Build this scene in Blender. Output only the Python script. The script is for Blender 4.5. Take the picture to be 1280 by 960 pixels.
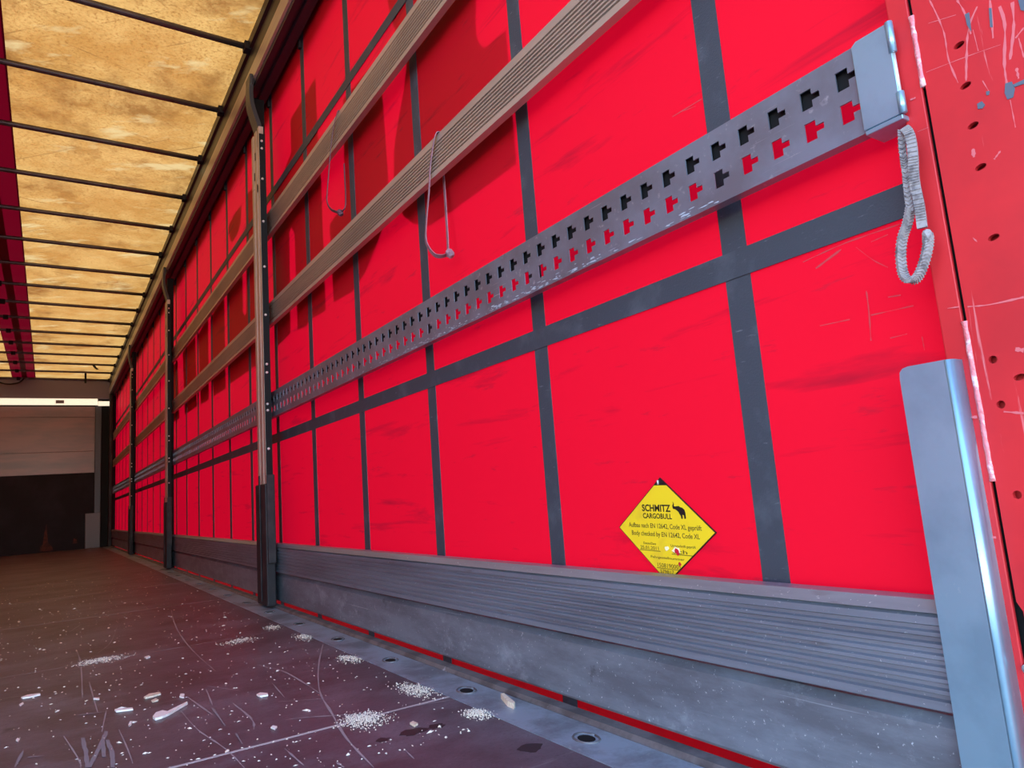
import bpy, bmesh, math, random
from mathutils import Vector, Matrix
from mathutils.geometry import tessellate_polygon

for o in list(bpy.data.objects):
    bpy.data.objects.remove(o, do_unlink=True)
sc = bpy.context.scene
COL = sc.collection
R = math.radians
random.seed(7)

# ------------------------------------------------------------------ camera
# axes: X across (0 = right side curtain, negative inward), Y towards the front
# wall, Z up (0 = floor).  Calibrated from vanishing points.
YAW, PITCH, ROLL, FPX = 0.58972, 0.14932, -0.07537, 872.09
CAM = Vector((-0.95, 0.0, 0.45))
fw = Vector((math.sin(YAW)*math.cos(PITCH), math.cos(YAW)*math.cos(PITCH), math.sin(PITCH)))
rt = Vector((math.cos(YAW), -math.sin(YAW), 0)); up = rt.cross(fw)
c_, s_ = math.cos(ROLL), math.sin(ROLL)
rt, up = c_*rt + s_*up, -s_*rt + c_*up
cd = bpy.data.cameras.new('camera'); cam = bpy.data.objects.new('camera', cd); COL.objects.link(cam)
cd.sensor_fit = 'HORIZONTAL'; cd.sensor_width = 36; cd.lens = FPX/1280*36; cd.clip_start = .02; cd.clip_end = 400
mw = Matrix.Identity(4)
for i in range(3):
    mw[i][0] = rt[i]; mw[i][1] = up[i]; mw[i][2] = -fw[i]; mw[i][3] = CAM[i]
cam.matrix_world = mw
sc.camera = cam

# ------------------------------------------------------------------ light
SUN_EL, SUN_AZ = R(48), R(62)          # azimuth measured from +Y towards +X
w = bpy.data.worlds.new('sky'); sc.world = w; w.use_nodes = True
nt = w.node_tree; bg = nt.nodes['Background']
sky = nt.nodes.new('ShaderNodeTexSky'); sky.sky_type = 'NISHITA'; sky.sun_disc = False
sky.sun_elevation = SUN_EL; sky.sun_rotation = SUN_AZ; sky.air_density = 1.1; sky.dust_density = .2; sky.ozone_density = 2.5
nt.links.new(sky.outputs[0], bg.inputs[0]); bg.inputs[1].default_value = 1.9
sd = bpy.data.lights.new('sun', 'SUN'); sun = bpy.data.objects.new('sun', sd); COL.objects.link(sun)
sd.energy = 13.0; sd.angle = R(.6); sd.color = (1, .95, .87)
sdir = Vector((math.sin(SUN_AZ)*math.cos(SUN_EL), math.cos(SUN_AZ)*math.cos(SUN_EL), math.sin(SUN_EL)))
sun.rotation_euler = sdir.to_track_quat('Z', 'Y').to_euler(); sun.location = (8, 8, 12)
vs = sc.view_settings; vs.view_transform = 'Standard'; vs.look = 'None'; vs.exposure = -0.42; vs.gamma = 1.0
vs.use_curve_mapping = False
sc.cycles.max_bounces = 10; sc.cycles.diffuse_bounces = 7; sc.cycles.glossy_bounces = 4
sc.cycles.transmission_bounces = 6; sc.cycles.sample_clamp_indirect = 6; sc.cycles.use_denoising = True

# ------------------------------------------------------------------ pixel helpers (1280x960 frame)
def ray(px, py): return (px-640)/FPX*rt - (py-480)/FPX*up + fw
def on_x(px, py, x=0.0):
    d = ray(px, py); return CAM + d*((x-CAM.x)/d.x)
def on_floor(px, py, z=0.0):
    d = ray(px, py); return CAM + d*((z-CAM.z)/d.z)

# ------------------------------------------------------------------ materials
M = {}
def nd(t, kind, **kw):
    n = t.nodes.new(kind)
    for k, v in kw.items(): setattr(n, k, v)
    return n
def noise(t, scale=(1, 1, 1), detail=4, rough=.6, lo=.4, hi=.6, size=1.0, coords='Object', dist=0.0, rot=0.0):
    tc = nd(t, 'ShaderNodeTexCoord'); mp = nd(t, 'ShaderNodeMapping'); mp.inputs['Scale'].default_value = scale
    n = nd(t, 'ShaderNodeTexNoise'); n.inputs['Scale'].default_value = size
    n.inputs['Detail'].default_value = detail; n.inputs['Roughness'].default_value = rough; n.inputs['Distortion'].default_value = dist
    r = nd(t, 'ShaderNodeMapRange'); r.inputs['From Min'].default_value = lo; r.inputs['From Max'].default_value = hi
    src = tc.outputs[coords]
    if rot:
        m0 = nd(t, 'ShaderNodeMapping'); m0.inputs['Rotation'].default_value = (0, 0, rot); t.links.new(src, m0.inputs[0]); src = m0.outputs[0]
    t.links.new(src, mp.inputs[0]); t.links.new(mp.outputs[0], n.inputs[0]); t.links.new(n.outputs[0], r.inputs[0])
    return r.outputs[0]
def mixc(t, fac, a, b, k=1.0):
    m = nd(t, 'ShaderNodeMix', data_type='RGBA'); m.clamp_factor = True
    if k != 1.0:
        mm = nd(t, 'ShaderNodeMath', operation='MULTIPLY'); t.links.new(fac, mm.inputs[0]); mm.inputs[1].default_value = k; fac = mm.outputs[0]
    t.links.new(fac, m.inputs[0])
    for s, v in ((6, a), (7, b)):
        if isinstance(v, tuple): m.inputs[s].default_value = (*v, 1)
        else: t.links.new(v, m.inputs[s])
    return m.outputs[2]
def bump(t, h, strength=.3, dist=.002):
    b = nd(t, 'ShaderNodeBump'); b.inputs['Strength'].default_value = strength; b.inputs['Distance'].default_value = dist
    t.links.new(h, b.inputs['Height']); return b.outputs[0]
def mat(name, base, rough=.5, metal=0.0, layers=(), bumps=None, spec=.5, emit=None):
    """layers: (colour, amount, noise kwargs) stacked on the base colour"""
    m = bpy.data.materials.new(name); m.use_nodes = True; t = m.node_tree; b = t.nodes['Principled BSDF']
    col = None
    for c, k, kw in layers:
        col = mixc(t, noise(t, **kw), col if col is not None else base, c, k)
    if col is None: b.inputs['Base Color'].default_value = (*base, 1)
    else: t.links.new(col, b.inputs['Base Color'])
    b.inputs['Roughness'].default_value = rough; b.inputs['Metallic'].default_value = metal
    b.inputs['Specular IOR Level'].default_value = spec
    if bumps: t.links.new(bump(t, noise(t, **bumps[0]), *bumps[1:]), b.inputs['Normal'])
    if emit: b.inputs['Emission Color'].default_value = (*emit[0], 1); b.inputs['Emission Strength'].default_value = emit[1]
    M[name] = m; return m
def tarp(name, refl, trans, fac, rough=.5, layers=(), tlayers=(), bumps=None):
    """thin coated cloth: reflects on this side and lets scattered light through"""
    m = bpy.data.materials.new(name); m.use_nodes = True; t = m.node_tree; b = t.nodes['Principled BSDF']
    out = t.nodes['Material Output']
    def stack(base, ls):
        col = None
        for c, k, kw in ls: col = mixc(t, noise(t, **kw), col if col is not None else base, c, k)
        return col
    tr = nd(t, 'ShaderNodeBsdfTranslucent'); mx = nd(t, 'ShaderNodeMixShader'); mx.inputs[0].default_value = fac
    c = stack(refl, layers)
    if c is None: b.inputs['Base Color'].default_value = (*refl, 1)
    else: t.links.new(c, b.inputs['Base Color'])
    c = stack(trans, tlayers)
    if c is None: tr.inputs[0].default_value = (*trans, 1)
    else: t.links.new(c, tr.inputs[0])
    b.inputs['Roughness'].default_value = rough; b.inputs['Specular IOR Level'].default_value = .12
    if bumps: t.links.new(bump(t, noise(t, **bumps[0]), *bumps[1:]), b.inputs['Normal'])
    t.links.new(b.outputs[0], mx.inputs[1]); t.links.new(tr.outputs[0], mx.inputs[2]); t.links.new(mx.outputs[0], out.inputs[0])
    M[name] = m; return m

scuffs = dict(scale=(1, 1.6, 16), size=1.0, detail=6, rough=.62, lo=.585, hi=.72, dist=.3)
scuffs2 = dict(scale=(1, 5, 30), size=1.0, detail=5, rough=.7, lo=.62, hi=.74)
tarp('red_tarp', (.54, .005, .017), (.95, .0005, .030), .086, .6,
     layers=(((.20, .006, .015), .75, scuffs), ((.16, .02, .03), .6, scuffs2)),
     tlayers=(((.45, .003, .03), .7, scuffs), ((.4, .004, .03), .5, scuffs2)),
     bumps=(dict(scale=(1, 1, .4), size=3, detail=2, lo=0, hi=1), .15, .02))
tarp('dimming_tarp', (.54, .005, .017), (.97, .006, .03), .52, .6)  # cloth of the added strip that dims the curtain's foot
mat('print_film', (.10, .006, .010), .5)
tarp('roof_tarp', (.40, .22, .07), (.98, .50, .125), .195, .6,
     layers=(((.25, .13, .04), .8, dict(size=2.2, detail=6, lo=.45, hi=.72)),),
     tlayers=(((.74, .32, .062), .95, dict(size=2.4, detail=8, rough=.7, lo=.40, hi=.60)),
              ((.34, .13, .025), .85, dict(size=1.5, detail=8, rough=.72, lo=.52, hi=.66, scale=(1.3, 1, 1))),
              ((.36, .14, .025), .9, dict(size=60, detail=5, rough=.75, lo=.48, hi=.68)),
              ((1.0, .66, .24), .8, dict(size=3.2, detail=7, lo=.58, hi=.68, scale=(.7, 1.6, 1), rot=.5)),
              ((.40, .18, .04), .7, dict(size=1, detail=3, lo=.655, hi=.70, scale=(1.0, 26, 1), rot=.75)),
              ((.40, .18, .04), .7, dict(size=1, detail=3, lo=.665, hi=.70, scale=(1.2, 30, 1), rot=-.35))))
tarp('roof_strip', (.050, .003, .007), (.15, .001, .007), .20, .5)
tarp('roof_strip_seam', (.10, .015, .03), (.26, .008, .03), .24, .5)
mat('webbing', (.040, .050, .066), .6, layers=(((.11, .13, .16), .6, dict(size=9, detail=6, lo=.52, hi=.75)), ((.2, .22, .25), .5, dict(size=60, scale=(1, .6, 3), detail=3, lo=.66, hi=.75))),
    bumps=(dict(size=320, detail=1, lo=.3, hi=.7), .25, .001))
mat('aluminium', (.27, .315, .38), .42, .55, layers=(((.17, .185, .225), .7, dict(scale=(1, .8, 12), size=2, detail=6, lo=.40, hi=.66)), ((.16, .14, .15), .7, dict(scale=(1, 6, 40), size=1, detail=4, lo=.64, hi=.74)), ((.70, .75, .82), .9, dict(size=140, detail=3, rough=.7, lo=.65, hi=.73))))
mat('board_aluminium', (.25, .295, .35), .45, .5, layers=(((.15, .165, .195), .85, dict(scale=(1, 1.2, 5), size=3, detail=8, rough=.7, lo=.40, hi=.62)), ((.44, .52, .60), .8, dict(scale=(1, 1, 1.5), size=7, detail=8, rough=.75, lo=.56, hi=.74)), ((.62, .68, .74), .8, dict(scale=(1, .7, 90), size=1.5, detail=3, lo=.68, hi=.76)), ((.75, .80, .85), .9, dict(size=130, detail=3, rough=.7, lo=.65, hi=.72)), ((.07, .07, .08), .8, dict(size=9, detail=6, lo=.70, hi=.76))))
mat('lath_aluminium', (.51, .41, .335), .45, .45, layers=(((.33, .275, .24), .6, dict(scale=(1, .8, 4), size=2, detail=6, lo=.42, hi=.66)), ((.16, .13, .12), .7, dict(scale=(1, 5, 60), size=1, detail=4, lo=.68, hi=.76))))
mat('rail_steel', (.25, .315, .40), .40, .65, layers=(((.19, .21, .25), .8, dict(size=6, detail=6, lo=.42, hi=.62)), ((.55, .62, .70), .6, dict(size=60, detail=5, lo=.62, hi=.76)), ((.75, .80, .85), .6, dict(scale=(1, 2, 120), size=2, detail=3, lo=.70, hi=.78))))
mat('galvanised', (.33, .56, .70), .33, .7, layers=(((.25, .44, .57), .8, dict(size=9, detail=6, lo=.42, hi=.62)), ((.78, .90, .90), .8, dict(size=22, detail=5, lo=.66, hi=.76)), ((.10, .09, .09), .9, dict(size=16, scale=(1, 1, 2.5), detail=6, lo=.73, hi=.76))))
mat('bare_edge', (.46, .56, .66), .5, .3)
mat('dark_steel', (.020, .018, .021), .6, 0, spec=.25, layers=(((.06, .05, .05), .7, dict(size=8, detail=6, lo=.5, hi=.7)),))
mat('black', (.008, .008, .009), .7, spec=.2)
mat('bow_steel', (.10, .085, .085), .42, .4, layers=(((.05, .04, .04), .7, dict(size=6, detail=4, lo=.45, hi=.65)),))
mat('cantrail', (.040, .032, .040), .45, .45, layers=(((.016, .013, .016), .85, dict(scale=(2, .6, 8), size=2, detail=5, lo=.42, hi=.62)),))
mat('cantrail_bright', (.46, .40, .36), .4, .5, layers=(((.30, .26, .25), .8, dict(scale=(2, .5, 8), size=2, detail=5, lo=.45, hi=.65)),))
mat('track', (.035, .022, .028), .5)
mat('bolt', (.80, .80, .80), .3, .6)
mat('red_paint', (.58, .024, .030), .42, 0, spec=.3, layers=(((.42, .02, .026), .6, dict(size=5, detail=5, lo=.45, hi=.65)), ((.75, .30, .31), .7, dict(size=1.0, scale=(1, 60, 4), detail=5, lo=.655, hi=.72, dist=.6)), ((.16, .18, .22), .9, dict(size=26, scale=(1, 1.6, .8), detail=5, lo=.74, hi=.77))))
mat('weld', (.72, .20, .22), .35, 0, layers=(((.9, .65, .66), .8, dict(size=60, detail=3, lo=.52, hi=.62)), ((.12, .1, .12), .8, dict(size=70, detail=3, lo=.66, hi=.72))), bumps=(dict(size=120, detail=2, lo=.3, hi=.7), .6, .002))
mat('plywood_floor', (.104, .076, .092), .42, 0, spec=.35, layers=(((.052, .034, .038), .8, dict(size=3, detail=7, rough=.7, lo=.44, hi=.62)), ((.17, .155, .18), .85, dict(size=2.0, scale=(1, 1.5, 1), detail=9, rough=.74, lo=.46, hi=.66)), ((.22, .19, .19), .6, dict(size=2.2, scale=(1.2, 14, 1), detail=6, rough=.7, lo=.63, hi=.74)), ((.40, .37, .38), .9, dict(size=95, detail=5, rough=.8, lo=.63, hi=.74)), ((.50, .46, .44), .8, dict(size=1.7, scale=(1.0, 9, 1), detail=9, rough=.8, lo=.66, hi=.80)), ((.034, .024, .027), .7, dict(size=140, detail=3, rough=.7, lo=.56, hi=.70)), ((.012, .009, .01), .9, dict(size=4.2, detail=3, scale=(1, 1, 1), lo=.72, hi=.76))),
    bumps=(dict(size=40, detail=5, lo=.3, hi=.7), .12, .003))
mat('floor_edge', (.34, .43, .52), .42, .45, layers=(((.16, .18, .21), .85, dict(size=5, detail=7, rough=.7, lo=.44, hi=.60)), ((.5, .58, .62), .6, dict(size=40, detail=4, lo=.62, hi=.72))))
mat('edge_lip', (.17, .17, .18), .5, .4, layers=(((.07, .07, .075), .8, dict(size=12, detail=6, lo=.45, hi=.6)), ((.55, .62, .68), .8, dict(size=14, detail=6, lo=.66, hi=.72))))
mat('oil', (.030, .021, .026), .5, spec=.3)
mat('dust', (.45, .43, .42), .9)
mat('scratch', (.30, .28, .285), .6)
mat('chalk', (.22, .21, .22), .7)
mat('sawdust', (.80, .74, .60), .9)
mat('wood_chip', (.78, .68, .52), .8, layers=(((.55, .44, .30), .8, dict(size=60, scale=(1, 5, 1), detail=3, lo=.45, hi=.6)),))
mat('pale_chip', (.85, .82, .74), .8)
mat('front_ply', (.25, .105, .09), .32, 0, layers=(((.15, .08, .075), .8, dict(scale=(1, 1, 5), size=1.2, detail=6, lo=.42, hi=.64)), ((.06, .03, .03), .8, dict(scale=(2, 1, 26), size=1, detail=4, lo=.69, hi=.75))))
mat('front_black', (.012, .009, .011), .6, 0, spec=.15, layers=(((.022, .018, .024), .7, dict(size=2.5, detail=6, lo=.45, hi=.65)),))
mat('rust', (.09, .028, .018), .9, layers=(((.03, .014, .012), .9, dict(size=14, detail=5, lo=.45, hi=.6)),))
mat('header', (.16, .12, .15), .45, .2)
mat('strip_light', (.9, .88, .78), .4, emit=((1.0, .93, .72), 1.15))
mat('pillar_grey', (.055, .058, .07), .45, .3)
mat('foot_grey', (.13, .12, .125), .5, .3)
mat('sign_yellow', (.86, .62, .02), .35, 0, layers=(((.70, .46, .03), .6, dict(size=14, detail=6, lo=.54, hi=.70)),))
mat('ink', (.010, .009, .008), .5)
mat('ink_thin', (.10, .07, .012), .5)
mat('sign_red', (.55, .01, .03), .5)
mat('sign_cream', (.92, .86, .52), .5)
mat('loop_ribbon', (.32, .17, .215), .6, layers=(((.20, .12, .16), .8, dict(size=40, detail=4, lo=.45, hi=.6)),))
mat('loop_cord', (.11, .045, .07), .6)
mat('grey_braid', (.30, .27, .275), .8, layers=(((.10, .085, .095), .8, dict(size=70, detail=4, lo=.48, hi=.62)),))
mat('asphalt', (.17, .165, .16), .9)

# ------------------------------------------------------------------ mesh helpers
def link(name, data=None, parent=None, loc=None):
    o = bpy.data.objects.new(name, data); COL.objects.link(o)
    if parent is not None: o.parent = parent
    if loc is not None: o.location = loc
    return o
def tag(o, label=None, cat=None, group=None, kind=None):
    if label: o['label'] = label
    if cat: o['category'] = cat
    if group: o['group'] = group
    if kind: o['kind'] = kind
    return o
def thing(name, label, cat, loc=(0, 0, 0), group=None): return tag(link(name, None, None, loc), label, cat, group)
def mesh(name, v, f, m, smooth=False):
    me = bpy.data.meshes.new(name); me.from_pydata([tuple(p) for p in v], [], f)
    bm = bmesh.new(); bm.from_mesh(me); bmesh.ops.recalc_face_normals(bm, faces=bm.faces); bm.to_mesh(me); bm.free()
    me.materials.append(M[m])
    if smooth:
        for p in me.polygons: p.use_smooth = True
    return me
def obj(name, vf, m, parent=None, smooth=False, bev=0.0, loc=None):
    o = link(name, mesh(name, vf[0], vf[1], m, smooth), parent, loc)
    if bev:
        b = o.modifiers.new('bevel', 'BEVEL'); b.width = bev; b.segments = 2; b.limit_method = 'ANGLE'
    return o
def join(*parts):
    v, f = [], []
    for pv, pf in parts:
        n = len(v); v += list(pv); f += [tuple(i+n for i in q) for q in pf]
    return v, f
def box(x0, x1, y0, y1, z0, z1):
    v = [(x, y, z) for x in (x0, x1) for y in (y0, y1) for z in (z0, z1)]
    return v, [(0, 1, 3, 2), (4, 6, 7, 5), (0, 4, 5, 1), (2, 3, 7, 6), (0, 2, 6, 4), (1, 5, 7, 3)]
def fill(loops):
    """triangulate a 2D polygon with holes -> (pts, tris)"""
    pts = [p for l in loops for p in l]
    tris = tessellate_polygon([[Vector((p[0], p[1], 0)) for p in l] for l in loops])
    return pts, [tuple(t) for t in tris]
def solid(loops, a, b, axis):
    """extrude polygon loops between a and b. axis 'x': loops are (y,z); 'y': (x,z); 'z': (x,y)"""
    pts, tris = fill(loops); n = len(pts)
    def mk(p, h): return {'x': (h, p[0], p[1]), 'y': (p[0], h, p[1]), 'z': (p[0], p[1], h)}[axis]
    v = [mk(p, a) for p in pts] + [mk(p, b) for p in pts]
    f = list(tris) + [tuple(i+n for i in reversed(t)) for t in tris]
    k = 0
    for l in loops:
        m_ = len(l)
        for i in range(m_):
            j = (i+1) % m_; f.append((k+i, k+j, k+j+n, k+i+n))
        k += m_
    return v, f
def tube(path, r, seg=8):
    v, f = [], []; path = [Vector(p) for p in path]; n = len(path)
    prev = None
    for i, p in enumerate(path):
        t = (path[min(i+1, n-1)] - path[max(i-1, 0)]).normalized()
        a = Vector((0, 0, 1)) if abs(t.z) < .9 else Vector((1, 0, 0))
        if prev is None: u = t.cross(a).normalized()
        else: u = (prev - t*prev.dot(t)).normalized()
        prev = u; w_ = t.cross(u); rr = r[i] if isinstance(r, (list, tuple)) else r
        for k in range(seg):
            an = 2*math.pi*k/seg; v.append(p + rr*(math.cos(an)*u + math.sin(an)*w_))
    for i in range(n-1):
        for k in range(seg):
            j = (k+1) % seg; f.append((i*seg+k, i*seg+j, (i+1)*seg+j, (i+1)*seg+k))
    f.append(tuple(range(seg))); f.append(tuple((n-1)*seg+k for k in reversed(range(seg))))
    return v, f
def ribbon(path, wdir, width, th):
    """flat strap: path points, width direction per point (or one), thickness"""
    v, f = [], []; path = [Vector(p) for p in path]; n = len(path)
    for i, p in enumerate(path):
        t = (path[min(i+1, n-1)] - path[max(i-1, 0)]).normalized()
        wd = Vector(wdir[i] if isinstance(wdir, list) else wdir); wd = (wd - t*wd.dot(t)).normalized(); nn = t.cross(wd)
        for a, b in ((-1, -1), (1, -1), (1, 1), (-1, 1)): v.append(p + wd*(a*width/2) + nn*(b*th/2))
    for i in range(n-1):
        for k in range(4):
            j = (k+1) % 4; f.append((i*4+k, i*4+j, (i+1)*4+j, (i+1)*4+k))
    f.append((0, 1, 2, 3)); f.append(tuple((n-1)*4+k for k in (3, 2, 1, 0)))
    return v, f
def smooth_path(pts, n=8):
    out = []; P = [Vector(p) for p in pts]
    for i in range(len(P)-1):
        a, b, c, d = P[max(i-1, 0)], P[i], P[i+1], P[min(i+2, len(P)-1)]
        for k in range(n):
            t = k/n; out.append(.5*((2*b) + (c-a)*t + (2*a-5*b+4*c-d)*t*t + (3*b-a-3*c+d)*t**3))
    out.append(P[-1]); return out
def copy_tree(o, parent=None):
    c = o.copy(); COL.objects.link(c); c.parent = parent
    for ch in list(o.children): copy_tree(ch, c)
    return c
ORD = ['first', 'second', 'third', 'fourth', 'fifth', 'sixth', 'seventh', 'eighth', 'ninth', 'tenth', 'eleventh', 'twelfth', 'thirteenth', 'fourteenth', 'fifteenth', 'sixteenth']

# ================================================================== SETTING
FRONT = 14.0                      # inner face of the front wall
PY = [3.41, 6.68, 9.98]           # centre posts
CORNER = 13.80                    # laths end here, at the front corner pillar
BAYS = [(.440, 3.506), (3.528, 6.776), (6.798, 10.076), (10.098, CORNER)]
WX = -2.48                        # left side curtain

g = tag(obj('ground', box(-40, 40, -40, 60, -1.25, -1.2), 'asphalt'), 'grey asphalt ground under and around the trailer', None, None, 'structure')

# ---- floor: plywood sheets on a dusty base, galvanised edge strips
floor = tag(link('floor'), 'dark brown plywood floor, scuffed and scattered with wood dust', kind='structure')
obj('subfloor', box(WX+.02, -.05, .30, FRONT+.1, -.05, -.0035), 'dust', floor)
seams = [.32, 1.485] + [2.74 + 1.252*i for i in range(9)] + [FRONT]
for a, b in zip(seams[:-1], seams[1:]):
    if b - a < .05: continue
    obj('floor_panel', box(WX+.19, -.192, a+.0022, b-.0022, -.003, 0), 'plywood_floor', floor)

obj('seam_filler', box(WX+.19, -.192, 1.4805, 1.4895, -.0032, .0003), 'dust', floor)
obj('seam_filler', box(WX+.19, -.192, 2.7375, 2.7425, -.0032, .0001), 'chalk', floor)

# ---- right curtain
wall_r = tag(link('wall_right'), 'translucent red tarpaulin side curtain with dark webbing straps', kind='structure')
def sheet(x, y0, y1, z0, z1, ny, nz, wav=0.0):
    v, f = [], []
    for i in range(ny+1):
        for j in range(nz+1):
            y = y0+(y1-y0)*i/ny; z = z0+(z1-z0)*j/nz
            v.append((x + wav*math.sin(y*5.6+.6*math.sin(z*2))*(.4+.6*min(1, max(0, (y-4)/5))), y, z))
    for i in range(ny):
        for j in range(nz):
            a = i*(nz+1)+j; f.append((a, a+nz+1, a+nz+2, a+1))
    return v, f
obj('tarpaulin', sheet(0, .36, FRONT+.1, -.35, 2.86, 8, 4), 'red_tarp', wall_r)
obj('added_dimming_strip', box(.0012, .0024, .36, FRONT+.1, -.35, .045), 'dimming_tarp', wall_r)  # added unseen outer layer, cuts the light coming through above the floor edge
SY = [.720 + .5655*i for i in range(-1, 24)]
strap_me = mesh('vertical_strap', *box(-.0022, -.0004, -.0248, .0248, -.34, 2.85), 'webbing')
for y in SY:
    if .36 < y < FRONT: link('vertical_strap', strap_me, wall_r, (0, y, 0))
for z0, z1 in ((.769, .815), (2.062, 2.104)):
    obj('horizontal_strap', box(-.0042, -.0024, .37, FRONT, z0, z1), 'webbing', wall_r)
# printed lettering on the outer face of the curtain: only its blocked light shows inside
prints = [
 [(345, 434), (363, 416), (361.5, 290), (364, 284), (368, 290), (372, 412), (382.5, 407.5), (388, 399), (407, 387.5), (401, 220), (400, 190), (397, 168), (394, 97), (382, 117), (363, 149), (364, 190), (340, 250), (341, 300)],
 [(417, 377), (440, 364), (447, 354), (456, 341), (467, 315), (480, 280), (485, 222), (478, 122), (472, 78), (461, 85), (429, 124), (431, 265), (421, 267), (412, 280)],
 [(508, 81), (505, 110), (496, 160), (492.5, 185), (492, 220), (497, 255), (504, 269), (517, 279), (536, 282), (562, 265), (611, 229), (645, 204), (632, 38), (621, 46), (611, 55), (605, 59), (599, 54), (595, 44), (594, 25), (596, -40), (520, -40), (484, -4), (487, 16), (501, 60)],
 [(301.5, 256), (294, 266), (286.5, 280), (285.6, 287), (287.5, 298), (290, 303), (297, 291.5), (300.6, 279)],
 [(320, 456), (308, 465), (286.5, 480), (284, 360), (303, 330), (303.5, 390), (306, 394), (308, 390), (308, 244), (316, 234), (318, 330)],
 [(282, 485), (267, 495), (263, 400), (280, 360)],
 [(261, 499), (251, 505), (248, 418), (260, 395)],
 [(246, 508), (231, 518), (228.5, 440), (244, 420)],
 [(224, 523), (214, 529), (214, 460), (222, 450)],
]
for pp in prints:
    l = [(on_x(*p).y, on_x(*p).z) for p in pp]
    obj('printed_letter', solid([l], .003, .004, 'x'), 'print_film', wall_r)

wall_l = tag(link('wall_left'), 'red tarpaulin side curtain on the other side of the trailer', kind='structure')
obj('tarpaulin', sheet(WX, .36, FRONT+.1, -.35, 2.86, 8, 4), 'red_tarp', wall_l)
for y in SY:
    if .36 < y < FRONT: link('vertical_strap', strap_me, wall_l, (WX+.0026, y, 0))
for z0, z1 in ((.769, .815), (2.062, 2.104)):
    obj('horizontal_strap', box(WX+.0024, WX+.0042, .37, FRONT, z0, z1), 'webbing', wall_l)

# ---- roof
ceil = tag(link('ceiling'), 'yellow translucent roof tarpaulin with a dark red centre strip', kind='structure')
def flat(x0, x1, y0, y1, z): return [(x0, y0, z), (x1, y0, z), (x1, y1, z), (x0, y1, z)], [(0, 1, 2, 3)]
obj('tarpaulin', flat(-1.195, -.08, .36, FRONT+.05, 2.90), 'roof_tarp', ceil)
obj('tarpaulin', flat(WX+.08, -1.505, .36, FRONT+.05, 2.90), 'roof_tarp', ceil)
obj('centre_strip', flat(-1.512, -1.188, .36, FRONT+.05, 2.896), 'roof_strip', ceil)
obj('strip_seam', flat(-1.375, -1.305, .36, FRONT+.05, 2.894), 'roof_strip_seam', ceil)

# ---- front wall
wall_f = tag(link('wall_front'), 'front wall with brown plywood above and black plate below', kind='structure')
obj('header_beam', box(WX+.05, -.06, FRONT-.10, FRONT+.04, 2.53, 2.86), 'header', wall_f, bev=.006)
for z0, z1 in ((2.225, 2.41), (1.637, 2.221), (1.268, 1.633)):
    obj('plywood_panel', box(-2.15, -.31, FRONT, FRONT+.03, z0, z1), 'front_ply', wall_f, bev=.002)
obj('lower_plate', box(-2.15, -.31, FRONT-.004, FRONT+.03, -.05, 1.264), 'front_black', wall_f)
obj('backing', box(WX, 0, FRONT+.03, FRONT+.06, -.1, 2.9), 'black', wall_f)
rp = [(-1.07, .02), (-1.06, .10), (-1.03, .13), (-1.015, .30), (-.985, .46), (-.975, .30), (-.96, .16), (-.90, .08), (-.89, .02)]
obj('rust_patch', solid([rp], FRONT-.006, FRONT-.0045, 'y'), 'rust', wall_f)
for rp in ([(-.62, .10), (-.60, .19), (-.56, .16), (-.55, .10)], [(-.42, .12), (-.40, .26), (-.36, .23), (-.35, .12)]):
    obj('rust_patch', solid([rp], FRONT-.006, FRONT-.0045, 'y'), 'rust', wall_f)
p = obj('corner_pillar', box(-.32, -.225, FRONT-.05, FRONT+.03, .56, 2.52), 'pillar_grey', wall_f, bev=.006)
obj('pillar_foot', box(-.445, -.225, FRONT-.06, FRONT+.03, 0, .58), 'foot_grey', wall_f, bev=.006)
obj('corner_recess', box(-.225, -.10, FRONT-.02, FRONT+.03, -.05, 2.52), 'black', wall_f)
obj('corner_edge', box(-.115, -.07, FRONT-.22, FRONT+.02, -.05, 2.60), 'dark_steel', wall_f, bev=.004)

# ================================================================== THINGS
# ---- cantrail (roof side rail)
def prof_y(pr, y0, y1): return solid([pr], y0, y1, 'y')
def cantrail(sx, name, label):
    t = thing(name, label, 'roof rail', (0, 0, 0))
    def mx(pr): return [((x if sx > 0 else WX-x), z) for x, z in pr]
    obj('beam', prof_y(mx([(-.122, 2.895), (-.122, 2.842), (-.108, 2.835), (-.108, 2.775), (-.116, 2.770), (-.116, 2.724), (-.085, 2.724), (-.085, 2.895)]), .40, FRONT), 'cantrail', t)
    obj('lower_flange', prof_y(mx([(-.118, 2.723), (-.122, 2.700), (-.121, 2.632), (-.112, 2.624), (-.085, 2.624), (-.085, 2.723)]), .40, FRONT), 'cantrail_bright', t)
    obj('roller_track', prof_y(mx([(-.108, 2.623), (-.108, 2.606), (-.082, 2.606), (-.080, 2.620), (-.064, 2.620), (-.062, 2.600), (-.022, 2.600), (-.022, 2.90), (-.084, 2.90), (-.084, 2.623)]), .40, FRONT), 'track', t)
    obj('outer_valance', prof_y(mx([(-.084, 2.905), (.030, 2.905), (.030, 2.53), (.022, 2.53), (.022, 2.88), (-.084, 2.88)]), .40, FRONT), 'dark_steel', t)
    return t
ct = cantrail(1, 'roof_side_rail', 'dark metal roof rail running along the top of the right curtain')
cantrail(-1, 'roof_side_rail', 'dark metal roof rail along the top of the left curtain')
for y in SY:                                    # roller hooks of the straps hang from the track
    if 1.5 < y < FRONT: obj('strap_hook', box(-.016, -.004, y-.010, y+.010, 2.57, 2.64), 'dark_steel', ct)

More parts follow.
